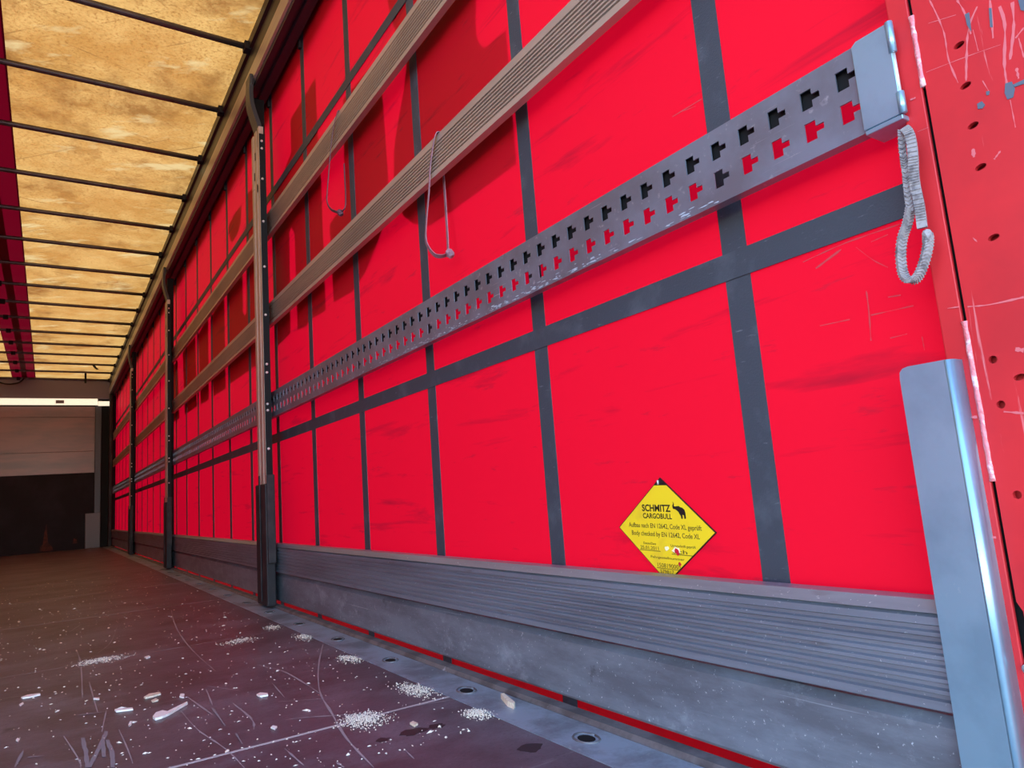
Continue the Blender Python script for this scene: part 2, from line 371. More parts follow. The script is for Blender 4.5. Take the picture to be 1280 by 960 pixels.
# ---- roof bows
BY = [3.50 + .692*k for k in range(-4, 16)]
seen = 0
bow0 = None
for k, y in enumerate(BY):
    if y < 3.0: lab = None
    if bow0 is None:
        bow0 = thing('roof_bow', 'x', 'roof bow', (0, y, 2.86), 'roof bows under the tarpaulin')
        obj('bar', tube([(-.125, 0, 0), (-.7, 0, .004), (-1.24, 0, .006), (-1.8, 0, .004), (WX+.125, 0, 0)], .0165, 10), 'bow_steel', bow0, True)
        for sx in (-.122, WX+.122):
            b = obj('end_bracket', join(box(sx-.022, sx+.012, -.028, .028, -.026, .020)), 'dark_steel', bow0, bev=.003)
        obj('clip', box(-1.445, -1.395, -.022, .022, -.026, .022), 'black', bow0, bev=.004)
        o = bow0
    else:
        o = copy_tree(bow0); o.location = (0, y, 2.86)
    n = k - 4
    o['label'] = (f'dark steel roof bow, {ORD[n]} of the row counted from the open rear' if n >= 0 else 'dark steel roof bow above the open rear end, out of the picture')
# loose strap ends and a cable hanging from the far bows
tag(obj('hanging_cable', tube(smooth_path([(-1.78, 13.7, 2.83), (-1.60, 13.72, 2.74), (-1.42, 13.74, 2.76), (-1.34, 13.75, 2.84)]), .012, 6), 'black', None, True), 'thin black cable drooping from roof in front of the front wall', 'cable')
tag(obj('strap_end', ribbon([(-.42, 12.48, 2.85), (-.40, 12.42, 2.80), (-.37, 12.36, 2.76)], (1, 0, 0), .035, .004), 'black'), 'short dark strap end hanging slanted under the far roof bows', 'strap')
tag(obj('strap_end', ribbon([(-.50, 13.20, 2.86), (-.50, 13.19, 2.78), (-.50, 13.18, 2.68)], (1, 0, 0), .03, .004), 'black'), 'short dark strap end hanging straight near the front wall header', 'strap')

# ---- light strip on the front wall
ls = thing('light_strip', 'long cream-white glowing strip across the top of the front wall', 'light strip', (-1.2, FRONT-.10, 2.41))
obj('strip_body', box(-.95, .91, -.02, .0, .008, .118), 'strip_light', ls, bev=.004)
obj('end_piece', box(.915, 1.10, -.03, -.002, -.005, .075), 'strip_light', ls, bev=.006)
obj('type_plate', box(.30, .42, -.0225, -.0205, .035, .09), 'header', ls)

# ---- centre posts
def make_post():
    t = thing('centre_post', 'x', 'post', (0, PY[0], 0), 'centre posts of the right side')
    # aluminium pillar with ridged inner face
    pr = [(-.118, -.075), (-.118, -.047), (-.113, -.043), (-.113, -.027), (-.118, -.023), (-.118, .018), (-.113, .022), (-.113, .038), (-.118, .042), (-.118, .075), (-.096, .075), (-.096, -.075)]
    pil = obj('pillar', solid([pr], .52, 2.33, 'z'), 'lath_aluminium', t)
    sp = obj('side_plate', box(-.117, -.088, -.0785, -.0755, .30, 2.29), 'black', t)
    for z in (2.25, 2.21, 2.05, 1.83, 1.60, 1.36, 1.12, 1.08, .93, .90, .72, .55, .51):
        obj('bolt', tube([(-.106, -.0785, z), (-.106, -.0835, z)], .0062, 8), 'bolt', sp, True)
    obj('core', box(-.096, -.044, .097, .117, .0, 2.58), 'black', t)
    obj('core_web', box(-.0965, -.092, .070, .100, .0, 2.40), 'black', t)
    sl = obj('lower_sleeve', box(-.128, -.087, -.088, .095, .012, .56), 'dark_steel', t, bev=.006)
    obj('ridge', box(-.134, -.1285, -.006, .010, .03, .60), 'dark_steel', sl, bev=.002)
    obj('side_cheek', box(-.122, -.086, -.101, -.0885, .20, .60), 'dark_steel', t, bev=.004)
    for z, dy in ((2.20, .0), (2.10, .02), (2.02, -.03)):
        obj('slot', box(-.1195, -.1182, dy-.006, dy+.006, z-.02, z+.02), 'black', pil)
    # bent hanger up to the roof rail
    hp = [(-.104, -.015, 2.24), (-.106, -.015, 2.33), (-.122, .0, 2.41), (-.134, .015, 2.48), (-.134, .03, 2.56), (-.128, .035, 2.625)]
    obj('hanger', ribbon(smooth_path(hp, 5), (0, 1, 0), .080, .020), 'pillar_grey', t)
    obj('hanger_hook', box(-.140, -.122, -.010, .080, 2.585, 2.650), 'pillar_grey', t, bev=.005)
    return t
plabs = ['tall upright post between curtain bays, nearest to the camera', 'tall upright post between curtain bays, middle one of three', 'tall upright post between curtain bays, farthest of three']
post0 = make_post(); post0['label'] = plabs[0]
for i in (1, 2):
    o = copy_tree(post0); o.location = (0, PY[i], 0); o['label'] = plabs[i]

# ---- laths, perforated rails and boards for each bay
BN = ['nearest bay', 'second bay', 'third bay', 'farthest bay']
def lath_profile(z0, z1, x0=-.060, x1=-.040, n=8, top=.016, bot=.016, d=.0065):
    pr = [(x1, z0), (x0, z0), (x0, z0+bot)]
    zz0, zz1 = z0+bot, z1-top; s = (zz1-zz0)/n
    for i in range(n):
        a = zz0+i*s
        pr += [(x0+d, a+s*.12), (x0+d, a+s*.45), (x0, a+s*.58)]
        if i < n-1: pr += [(x0, a+s*.98)]
    pr += [(x0, z1), (x1, z1)]
    return pr
def rail_mesh(y0, y1, c0):
    holes = []; p = .055; k = 0
    while c0 + k*p + .03 < y1 - .02:
        c = c0 + k*p
        for zb in (.952, .904):
            holes.append([(c, zb), (c+.0175, zb), (c+.0175, zb+.028), (c, zb+.028), (c, zb+.019), (c-.012, zb+.019), (c-.012, zb+.010), (c, zb+.010)])
        k += 1
    holes = [h for h in holes if h[5][0] > y0+.002]
    face = solid([[(y0, .881), (y1, .881), (y1, 1.0), (y0, 1.0)]] + holes, -.060, -.0575, 'x')
    top = box(-.060, -.040, y0, y1, 1.0, 1.0025); bot = box(-.060, -.040, y0, y1, .8785, .881)
    lipb = box(-.0425, -.040, y0, y1, .881, .892)
    return join(face, top, bot, lipb)
for i, (a, b) in enumerate(BAYS):
    for (z0, z1), wh in (((1.797, 1.917), 'upper'), ((1.338, 1.450), 'lower')):
        o = tag(obj('side_lath', prof_y(lath_profile(z0, z1), a if i else .40, b), 'lath_aluminium'),
                f'long grooved metal lath, {wh} one of the two in the {BN[i]}', 'lath', 'laths along the right curtain')
    t = thing('perforated_rail', f'grey steel rail with two rows of T-shaped holes in the {BN[i]}', 'lashing rail', (0, a, 0), 'perforated rails')
    v, f = rail_mesh(a, b, .459 if i == 0 else a+.02); v = [(x, y-a, z) for x, y, z in v]
    obj('channel', (v, f), 'rail_steel', t)
    obj('inner_liner', box(-.050, -.046, .001, b-a-.001, .9575, .999), 'black', t)
    if i == 0:                     # bare, chipped lower edge
        r_ = random.Random(5); fl = []
        for k in range(150):
            y = a + r_.betavariate(2.2, 2.6)*1.9 + .1; zc = .8815 + abs(r_.gauss(0, .0055)); sy, sz = r_.uniform(.003, .014), r_.uniform(.0006, .0024); n_ = 6
            fl.append(solid([[(y-a+sy*r_.uniform(.4, 1)*math.cos(2*math.pi*q/n_), max(.8812, zc+sz*r_.uniform(.4, 1)*math.sin(2*math.pi*q/n_))) for q in range(n_)]], -.0603-.000002*k, -.0599, 'x'))
        tag(obj('worn_edge', join(*fl), 'bare_edge', t), kind='stuff')
    # kick boards
    x0 = -.071
    pr = [(-.030, .1530), (x0+.006, .1530), (x0, .156), (x0, .166)]
    n = 7; s = (.258-.166)/n
    for k in range(n):
        z = .166+k*s; pr += [(x0+.0065, z+s*.12), (x0+.0065, z+s*.48), (x0, z+s*.66), (x0, z+s*.99)]
    pr += [(x0, .2625), (x0+.006, .2655), (x0-.003, .2680), (x0+.010, .2815), (-.030, .2815)]
    tag(obj('side_board', prof_y(pr, a, b), 'aluminium'), f'grooved metal side board, upper of the pair in the {BN[i]}', 'side board', 'side boards')
    x0 = -.058
    pr = [(-.030, .022), (x0+.003, .022), (x0, .027), (x0, .133), (x0+.012, .1440), (x0+.020, .1450), (-.030, .1450)]
    tag(obj('side_board', prof_y(pr, a, b), 'board_aluminium'), f'plain scuffed metal side board, lower of the pair in the {BN[i]}', 'side board', 'side boards')

# end cap of the nearest perforated rail: hinged bracket
cap = thing('rail_end_bracket', 'folded galvanised bracket holding the rail end at the red post', 'bracket', (0, .395, .88))
cp = [(.0, .002), (.004, 0), (.050, 0), (.050, .117), (.043, .124), (.0, .124)]
obj('plate', solid([[(.002, .0), (.052, .0), (.052, .1195), (.045, .1245), (.002, .1245)]], -.0655, -.0612, 'x'), 'galvanised', cap, bev=.0012)
obj('underside', box(-.0645, -.020, .002, .051, -.007, -.0005), 'galvanised', cap, bev=.0012)
for z0, z1 in ((.083, .1245), (.0, .028)):
    obj('hinge_knuckle', tube([(-.064, .001, z0), (-.064, .001, z1)], .0048, 12), 'galvanised', cap, True)
obj('hinge_pin', tube([(-.062, .002, .024), (-.062, .002, .088)], .0024, 10), 'bolt', cap, True)

# ---- galvanised guard at the rear end of the side boards
gd = thing('corner_guard', 'upright galvanised steel channel capping the side boards at the red post', 'guard', (0, .388, 0))
gp = [(.004, .0), (.0575, .0), (.0575, .548), (.0565, .556), (.0525, .5605), (.046, .562), (.004, .562)]
obj('face', solid([gp], -.0775, -.0735, 'x'), 'galvanised', gd)
bend = [(-.0775+.008*(1-math.cos(a)), .004-.008*math.sin(a)) for a in [math.pi/2*k/6 for k in range(7)]]
pr = [(x, y) for x, y in bend] + [(-.048, -.004), (-.048, .000), (-.0695, .000), (-.0735, .004)]
obj('bent_edge', solid([pr], .0, .562, 'z'), 'galvanised', gd, True)

# ---- red rear corner post
rp = thing('rear_corner_post', 'red painted steel corner post with bolt holes beside the open rear', 'post', (0, 0, 0))
PX = -.050
obj('inner_strip', box(PX, PX+.006, .3765, .402, -.08, 2.90), 'red_paint', rp, bev=.0015)
def ell(cy, cz, ry, rz, n=14, tilt=.5):
    out = []
    for k in range(n):
        a = 2*math.pi*k/n; u, v_ = ry*math.cos(a), rz*math.sin(a)
        out.append((cy+u*math.cos(tilt)-v_*math.sin(tilt), cz+u*math.sin(tilt)+v_*math.cos(tilt)))
    return out
hl = [ell(.328, .935, .0062, .0036, tilt=-.15)] + [ell(.329, z, .0062, .0036, tilt=-.15) for z in (.883, .832, .780, .694, .531, .45)] + \
     [ell(.352, z, .0046, .0046) for z in (.5555, .5035, .402, .30, .20)] + [ell(.329, z, .0062, .0036, tilt=-.15) for z in (1.05, 1.2, 1.35)]
# slot edge of the plate steps back below z = .275
outer = [(.10, -.08), (.3665, -.08), (.3665, .275), (.3715, .285), (.3715, 2.90), (.10, 2.90)]
pl = obj('side_plate', solid([outer] + hl, PX-.001, PX+.006, 'x'), 'red_paint', rp)
obj('inner_box', box(PX+.014, PX+.020, .09, .362, -.08, 2.90), 'red_paint', rp)
obj('slot_backing', box(PX+.014, PX+.020, .3625, .40, -.08, 2.90), 'black', rp)
for z0, z1 in ((.907, 1.003), (.418, .606)):
    n = max(6, int((z1-z0)/.008)); pts = [(PX+.001, .3742+random.uniform(-.0004, .0004), z0+(z1-z0)*k/n) for k in range(n+1)]
    rr = [.0036+random.uniform(-.0004, .0005) for _ in pts]; rr[0] = .0044; rr[-1] = .0046
    obj('weld_bead', tube(pts, rr, 8), 'weld', rp, True)
obj('outer_return', box(PX+.006, .05, .10, .106, -.08, 2.90), 'red_paint', rp)
obj('latch_stub', tube([(PX-.004, .3715, .213), (PX+.010, .369, .216)], .006, 10), 'bolt', rp, True)

# ---- floor edge rail
er = thing('floor_edge_rail', 'galvanised steel edge rail along the floor under the right curtain', 'edge rail', (0, .36, 0))
L = FRONT-.36
obj('flat_strip', box(-.1915, -.094, 0, L, -.02, .0015), 'floor_edge', er)
obj('raised_lip', prof_y([(-.094, -.02), (-.094, .004), (-.088, .011), (-.064, .012), (-.056, .006), (-.056, -.06), (-.064, -.06), (-.064, -.02)], 0, L), 'edge_lip', er)
lm = None
for k in range(15):
    y = .62 + k*.435
    v, f = tube([(-.142+.020*math.cos(a), .030*math.sin(a), .0022) for a in [2*math.pi*j/14 for j in range(15)]], .0022, 5)
    if lm is None: lm = mesh('lashing_eye', v, f, 'edge_lip', True); lp = mesh('eye_pit', *solid([[(-.142+.014*math.cos(a), .020*math.sin(a)) for a in [2*math.pi*j/12 for j in range(12)]]], .0016, .0022, 'z'), 'black')
    e = link('lashing_eye', lm, er, (0, y-.36, 0)); link('eye_pit', lp, e)
link_l = thing('floor_edge_rail', 'galvanised steel edge rail along the floor under the left curtain', 'edge rail', (WX, .36, 0))
obj('flat_strip', box(.06, .1895, 0, L, -.02, .0015), 'floor_edge', link_l)

# ---- yellow placard on the curtain
sg = thing('placard', 'yellow diamond placard with black lettering on red curtain', 'sign', (-.0045, .9475, .3555))
sg.rotation_euler = (0, 0, 0)
ROT = R(-2.0)
def sp(u, v_):                      # u to the right as seen from inside, v up -> (y,z) local
    c, s = math.cos(ROT), math.sin(ROT); return (-(u*c - v_*s), u*s + v_*c)
h = .1225; hv = .0955
def dia(k): return [sp(-h*k, 0), sp(0, -hv*k), sp(h*k, 0), sp(0, hv*k)]
obj('border', solid([dia(1.0)], -.0005, .0015, 'x'), 'ink', sg)
obj('plate', solid([[sp(-h*.975, 0), sp(0, -hv*.975), sp(h*.975, 0), sp(.0155, hv*.85), sp(-.0155, hv*.85)]], -.0013, -.0004, 'x'), 'sign_yellow', sg)
obj('eyelet', tube([(-.0012, sp(-.002, 0)[0], sp(0, .088)[1]-.005), (-.0012, sp(-.002, 0)[0], sp(0, .088)[1]+.003)], .0018, 8), 'bolt', sg, True)
def text(name, s, u, v_, height, width, m, bold=0.0, rot=0.0):
    cu = bpy.data.curves.new(name, 'FONT'); cu.body = s; cu.size = 1.0; cu.offset = bold; cu.align_x = 'LEFT'; cu.resolution_u = 3
    to = bpy.data.objects.new(name, cu); COL.objects.link(to)
    dg = bpy.context.evaluated_depsgraph_get(); me = bpy.data.meshes.new_from_object(to.evaluated_get(dg))
    bpy.data.objects.remove(to); bpy.data.curves.remove(cu)
    xs = [q.co.x for q in me.vertices]; ys = [q.co.y for q in me.vertices]
    x0, x1 = min(xs), max(xs); cap_h = .70
    for q in me.vertices:
        a = (q.co.x-x0)/(x1-x0)*width; b = q.co.y/cap_h*height
        c, s_2 = math.cos(rot), math.sin(rot); a, b = a*c-b*s_2, a*s_2+b*c
        y, z = sp(u+a, v_+b); q.co = (-.0016, y, z)
    me.name = name; me.materials.clear(); me.materials.append(M[m])
    return link(name, me, sg)
text('lettering', 'SCHMITZ', -.0520, .0335, .0122, .074, 'ink', .030)
text('lettering', 'CARGOBULL', -.0510, .0203, .0092, .075, 'ink', .024)
text('lettering', 'Aufbau nach EN 12642, Code XL geprüft', -.0920, .0025, .0086, .184, 'ink_thin', .012)
text('lettering', 'Body checked by EN 12642, Code XL', -.0850, -.0125, .0086, .171, 'ink_thin', .012)
text('lettering', 'Datum/Date', -.055, -.0285, .0044, .033, 'ink_thin', .010)
text('lettering', '25.01.2011', -.064, -.0375, .0062, .048, 'ink_thin', .008)
text('lettering', 'Unterschrift geprüft', .015, -.0292, .0044, .060, 'ink_thin', .010)
text('lettering', 'Sch', .020, -.0405, .0070, .034, 'ink_thin', .008)
text('lettering', 'Fahrgestellnummer', -.038, -.0525, .0044, .084, 'ink_thin', .010)
text('lettering', '1508190005', -.022, -.0680, .0075, .058, 'ink_thin', .008)
text('lettering', '579817', -.016, -.0785, .0068, .034, 'ink_thin', .008)
def line(u0, v0, u1, v1, wd=.0006):
    obj('rule', solid([[sp(u0, v0-wd), sp(u1, v1-wd), sp(u1, v1+wd), sp(u0, v0+wd)]], -.0016, -.0014, 'x'), 'ink_thin', sg)
line(-.066, -.0395, -.012, -.0395); line(.016, -.0425, .066, -.0425); line(-.024, -.0698, .036, -.0698)
el = [(0, 12), (.6, 10.6), (.2, 9.4), (1.6, 9.0), (3.2, 9.3), (5.4, 9.4), (6.6, 8.6), (8.6, 8.2), (10.6, 6.8), (11.4, 4.6), (11.5, .4), (10.0, .2), (9.8, 2.6), (8.4, 3.2), (8.3, .2), (7.0, .2), (6.6, 2.2), (5.6, 3.4), (4.6, 5.0), (3.2, 6.0), (1.4, 7.0), (-.6, 7.2), (-1.2, 8.6), (-1.0, 10.0), (-.2, 11.0), (-.6, 12.4)]
el = [sp(.0300+a*.00240, .0210+b*.00245) for a, b in el]
obj('elephant_emblem', solid([el], -.0017, -.0014, 'x'), 'ink', sg)
def blot(cu, cv, r, m, seed, sq=1.0, lev=0):
    rd = random.Random(seed); n = 9
    l = [sp(cu+r*rd.uniform(.5, 1.1)*math.cos(2*math.pi*k/n), cv+r*sq*rd.uniform(.5, 1.1)*math.sin(2*math.pi*k/n)) for k in range(n)]
    obj('smudge', solid([l], -.0019-.0002*lev, -.0016, 'x'), m, sg)
blot(.029, -.0345, .0120, 'sign_cream', 3, .6, 0); blot(.030, -.0375, .0070, 'sign_red', 4, 1, 1); blot(.034, -.059, .0042, 'sign_red', 6, 1, 2); blot(.006, -.033, .007, 'sign_cream', 8, .8, 3)

# ---- hanging loops
def loop_pts(px, xs): return [on_x(*p, x=x) for p, x in zip(px, xs)]
t = thing('strap_loop', 'pink-grey tape loop hanging over lower lath in the nearest bay', 'strap', on_x(540, 182, -.062))
def rel(t_, vf): return ([Vector(q)-t_.location for q in vf[0]], vf[1])
t.location = (0, 1.615, 1.09)
front = [Vector((-.030, 1.605, 1.4525)), Vector((-.052, 1.608, 1.4535)), Vector((-.066, 1.614, 1.446))] + loop_pts([(538, 205), (536, 240), (533, 275), (532, 298), (536, 310), (544, 319), (553, 320), (560, 317)], [-.067, -.068, -.067, -.065, -.062, -.058, -.052, -.048])
obj('tape', rel(t, ribbon(smooth_path(front, 4), (.25, 1, 0), .0150, .0022)), 'loop_ribbon', t)
back = loop_pts([(560, 316), (559.5, 300), (558, 275), (556.5, 250), (555, 228), (553.5, 210)], [-.046, -.040, -.034, -.028, -.018, -.016]) 
obj('tape', rel(t, ribbon(smooth_path(back, 4), (.25, 1, 0), .0175, .0022)), 'loop_ribbon', t)
kp = on_x(562, 317, -.050)
ic = bmesh.new(); bmesh.ops.create_icosphere(ic, subdivisions=2, radius=.0125)
rd = random.Random(2)
for q in ic.verts: q.co *= rd.uniform(.75, 1.2)
km = bpy.data.meshes.new('knot'); ic.to_mesh(km); ic.free(); km.materials.append(M['loop_ribbon'])
link('knot', km, t, kp - t.location)

t = thing('cord_loop', 'thin dark cord loop hanging over upper lath in the nearest bay', 'cord', (0, 2.38, 1.5))
cp_ = [Vector((-.030, 2.385, 1.922)), Vector((-.052, 2.383, 1.924)), Vector((-.064, 2.380, 1.915))] + loop_pts([(416, 165), (413, 190), (411, 215), (409, 240), (409, 253), (414, 262), (424, 266)], [-.068, -.069, -.069, -.068, -.066, -.062, -.058])
obj('cord', rel(t, ribbon(smooth_path(cp_, 4), (.2, 1, 0), .0105, .003)), 'loop_cord', t)
cb = loop_pts([(424, 266), (431, 260), (432, 245), (431, 225), (430, 205)], [-.056, -.046, -.036, -.022, -.017])
obj('cord', rel(t, ribbon(smooth_path(cb, 4), (.2, 1, 0), .0105, .003)), 'loop_cord', t)
k2 = link('knot', km.copy(), t, on_x(425, 266, -.056) - t.location); k2.data.materials.clear(); k2.data.materials.append(M['loop_cord'])

t = thing('braided_loop', 'frayed grey braided strap loop hanging beside red post under the bracket', 'strap', (0, .40, .66))
def braid(path, wd, width, th, ribs=False):
    """strap whose woven strands stand proud as slanted ribs on both faces"""
    parts = [ribbon(path, wd, width*.9, th)]; path = [Vector(p) for p in path]
    acc, last = 0.0, path[0]
    for i in range(1, len(path)-1):
        seg = path[i]-path[i-1]; n = max(1, int(seg.length/.0032)); tt = (path[i+1]-path[i-1]).normalized()
        w_ = Vector(wd); w_ = (w_-tt*w_.dot(tt)).normalized(); nn = tt.cross(w_)
        for k in range(n):
            c = path[i-1]+seg*(k/n)
            for sd_ in (-1, 1):
                for off in ((-1, 1) if not ribs else (0,)):
                    a = c + w_*(off*width*.48) - tt*(.0 if ribs else .0012) + nn*(sd_*th*.55); b = c + tt*(.0004 if ribs else .0022) + nn*(sd_*th*.62) + (w_*width*.45 if ribs else Vector())
                    if ribs: a = c - w_*width*.45 + nn*(sd_*th*.55)
                    parts.append(tube([a, b], .00095, 4))
    return join(*parts)
GX = -.078
def bl(px, xs): return smooth_path([on_x(*p, x=x) for p, x in zip(px, xs)], 5)
a = bl([(1127, 164), (1128, 185), (1132, 215), (1135, 245), (1138, 265)], [GX+.006, GX, GX, GX, GX])
obj('upper_band', rel(t, braid(a, (.4, -1, 0), .0085, .004)), 'grey_braid', t)
a = bl([(1131, 162), (1137, 168), (1141, 190), (1143, 225), (1149, 255), (1153, 285)], [GX, GX-.003, GX-.004, GX-.004, GX-.003, GX-.003])
obj('folded_band', rel(t, braid(a, (.3, -1, 0), .0120, .005, True)), 'grey_braid', t)
a = bl([(1138, 262), (1134, 280), (1128, 298), (1126, 320), (1129, 342), (1137, 351), (1147, 346), (1155, 328), (1160, 306), (1160, 291)], [GX, GX-.002, GX-.004, GX-.006, GX-.008, GX-.010, GX-.008, GX-.006, GX-.004, GX-.003])
obj('hanging_loop', rel(t, braid(a, (1, -.5, 0), .0125, .0036)), 'grey_braid', t)
k3 = link('frayed_end', km.copy(), t, on_x(1159, 296, GX-.004) - t.location); k3.scale = (.5, .5, .7); k3.data.materials.clear(); k3.data.materials.append(M['grey_braid'])

# ---- scratches and chalky scuffs of the floor (one joined part, nobody could count them)
ZI = [0]
def mark(px, wid, z=.0004):
    ZI[0] += 1; z = .0003 + ZI[0]*.00002
    P = smooth_path([on_floor(*p) for p in px], 5); v, f = [], []
    n = len(P); rd = random.Random(int(px[0][0]*7+px[0][1]))
    for i, q in enumerate(P):
        tt = (P[min(i+1, n-1)]-P[max(i-1, 0)]).normalized(); s = Vector((-tt.y, tt.x, 0))
        e = wid*rd.uniform(.3, 1.3)*(.45+.55*math.sin(math.pi*min(1, max(0, i/(n-1)))))
        v += [(q.x-s.x*e/2, q.y-s.y*e/2, z), (q.x+s.x*e/2, q.y+s.y*e/2, z)]
    return v, [(2*i, 2*i+1, 2*i+3, 2*i+2) for i in range(n-1)]
def z0(l, ox, oy, s=.2656): return [(ox+a*s, oy+b*s) for a, b in l]
A = lambda l: z0(l, 0, 705); B = lambda l: z0(l, 300, 705)
ms = [mark(A(l), w_*.55) for l, w_ in [
 ([(805, 215), (830, 300), (900, 400), (1015, 505)], .008), ([(550, 300), (520, 370), (460, 420)], .006), ([(360, 405), (380, 470), (388, 630)], .008),
 ([(420, 555), (440, 630), (460, 700)], .006), ([(500, 690), (480, 790)], .006), ([(300, 810), (370, 920), (380, 960)], .006),
 ([(560, 780), (600, 870), (625, 940)], .005), ([(850, 690), (930, 780), (1060, 870), (1150, 960)], .007), ([(880, 625), (1000, 710)], .010),
 ([(1095, 655), (1190, 730)], .008), ([(230, 305), (385, 287)], .009), ([(325, 322), (380, 285)], .007), ([(0, 636), (110, 620)], .006),
 ([(975, 575), (1130, 597)], .006), ([(970, 590), (1000, 665)], .006), ([(1215, 475), (1280, 495)], .007), ([(480, 210), (600, 200), (830, 205)], .010),
 ([(940, 190), (1060, 178)], .016), ([(470, 72), (585, 60)], .022), ([(570, 275), (690, 262)], .012), ([(280, 165), (330, 160)], .02), ([(60, 186), (95, 182)], .02)]]
ms += [mark(B(l), w_*.75) for l, w_ in [
 ([(390, 380), (370, 480), (375, 600), (430, 700), (500, 820), (630, 960)], .008), ([(80, 475), (200, 505), (300, 560), (375, 610)], .007),
 ([(210, 735), (330, 722), (520, 710)], .008), ([(700, 700), (850, 665), (1010, 640)], .006), ([(0, 680), (60, 740), (65, 780)], .007),
 ([(150, 560), (210, 630)], .006), ([(210, 870), (300, 950)], .005), ([(770, 870), (820, 920)], .005), ([(180, 650), (400, 635)], .007), ([(455, 935), (490, 960)], .008)]]
tag(obj('scratch_marks', join(*ms), 'scratch', floor), kind='stuff')
cs = []
for l in ([(390, 820), (405, 900), (410, 960)], [(500, 790), (470, 860), (430, 940)], [(480, 830), (490, 910)], [(505, 830), (525, 890), (530, 960)], [(420, 960), (450, 900), (500, 800)]):
    cs += [mark([(p[0]+dx, p[1]) for p in A(l)], .0045, .0006) for dx in (-1.6, -.4, .8, 1.8)]
cs += [mark(A(l), w_, .0006) for l, w_ in (([(130, 912), (210, 905)], .008), ([(70, 960), (110, 880)], .006), ([(1000, 680), (1060, 765)], .006), ([(1110, 800), (1140, 850)], .006), ([(360, 715), (510, 695)], .008))]
tag(obj('chalk_smears', join(*cs), 'chalk', floor), kind='stuff')

# ---- sawdust heaps and crumbs
HEAPS = []
def heap(name, px, rx, ry, n, seed, label):
    n = int(n*1.7)
    c = on_floor(*px); rd = random.Random(seed); v, f = [], []; HEAPS.append((c.x, c.y, rx*2.2, ry*2.2))
    for _ in range(n):
        a = max(-1.9, min(1.9, rd.gauss(0, .5)))*rx; b = max(-1.9, min(1.9, rd.gauss(0, .5)))*ry; s = rd.uniform(.0006, .0021); hgt = max(0, .004*(1-(a/rx)**2-(b/ry)**2))*rd.random()
        q = Vector((a, b, hgt)); k = len(v)
        v += [q+Vector((s, rd.uniform(-s, s), 0)), q+Vector((-s*.6, s, 0)), q+Vector((-s*.6, -s, 0)), q+Vector((0, 0, s*1.2))]
        f += [(k, k+1, k+3), (k+1, k+2, k+3), (k+2, k, k+3), (k, k+2, k+1)]
    return tag(obj(name, (v, f), 'sawdust', None, loc=(c.x, c.y, .0007)), label, 'sawdust', None, 'stuff')
heap('sawdust_heap', (455, 900), .045, .055, 520, 1, 'largest white sawdust heap on the floor beside scratched panel seam')
heap('sawdust_heap', (520, 863), .030, .075, 380, 2, 'loose white sawdust patch below the steel edge, between two heaps')
heap('sawdust_heap', (597, 893), .025, .035, 320, 3, 'small dense sawdust heap nearest to the steel floor edge')
heap('sawdust_heap', (437, 824), .025, .06, 240, 4, 'sawdust patch beside floor edge, beyond the larger heaps')
heap('sawdust_heap', (380, 797), .025, .07, 170, 5, 'thin pale sawdust streak by floor edge')
heap('sawdust_heap', (340, 785), .03, .06, 110, 9, 'faint sawdust streak near the post end of floor edge')
heap('sawdust_heap', (125, 826), .07, .05, 330, 6, 'scattered pale sawdust patch on the left part of the floor')
heap('sawdust_heap', (298, 802), .06, .05, 180, 7, 'thin sawdust patch in the middle of the floor')
rd = random.Random(11); v, f = [], []
for _ in range(3200):
    y = 1.25 + 5.5*rd.random()**1.8; x = rd.uniform(-2.2, -.2)
    if any(abs(x-hx) < hrx and abs(y-hy) < hry for hx, hy, hrx, hry in HEAPS): continue
    s = rd.uniform(.0006, .0026)*(.8 if rd.random() < .9 else 1.7); k = len(v); q = Vector((x, y, .0006)); a = rd.uniform(0, 6.28)
    e = Vector((math.cos(a), math.sin(a), 0))*s*rd.uniform(1, 3); g2 = Vector((-math.sin(a), math.cos(a), 0))*s
    v += [q+e, q+g2, q-e, q-g2, q+Vector((0, 0, s*.8))]; f += [(k, k+1, k+4), (k+1, k+2, k+4), (k+2, k+3, k+4), (k+3, k, k+4), (k+3, k+2, k+1, k)]
tag(obj('wood_crumbs', (v, f), 'sawdust'), 'tiny pale wood crumbs strewn over the whole floor', 'wood crumbs', None, 'stuff')

def chip(pts, th, m, label, group=None, name='wood_chip'):
    P = [on_floor(*p) for p in pts]; c = sum(P, Vector())/len(P)
    o = obj(name, solid([[(q.x-c.x, q.y-c.y) for q in P]], 0, th, 'z'), m, None, loc=(c.x, c.y, .0008))
    return tag(o, label, 'wood chip', group)
C5 = lambda l: z0(l, 0, 860, .2031)
chip(C5([(940, 190), (960, 165), (1000, 152), (1030, 158), (1150, 98), (1155, 104), (1040, 172), (1000, 190), (955, 203)]), .005, 'pale_chip', 'large pale wood chip with a long pointed tail on the floor')
chip(C5([(705, 143), (740, 140), (815, 132), (818, 140), (760, 148), (715, 153)]), .004, 'pale_chip', 'slim white wood splinter left of the large tailed chip')
chip(C5([(885, 66), (920, 45), (985, 36), (990, 45), (940, 60), (895, 70)]), .004, 'wood_chip', 'tan elongated wood chip just beyond the large tailed chip')
chip(C5([(930, 85), (960, 72), (975, 82), (940, 92)]), .003, 'wood_chip', 'small tan wood chip between tan elongated chip and tailed chip')
chip(C5([(130, 66), (170, 52), (245, 42), (248, 48), (180, 64), (140, 70)]), .004, 'pale_chip', 'slim pale splinter at the left edge of the floor')
chip(C5([(118, 110), (140, 95), (146, 102), (125, 117)]), .003, 'pale_chip', 'tiny pale chip below the splinter at the left')
chip(C5([(790, 235), (800, 215), (815, 213), (808, 232), (795, 242)]), .003, 'pale_chip', 'small white chip below the slim white splinter')
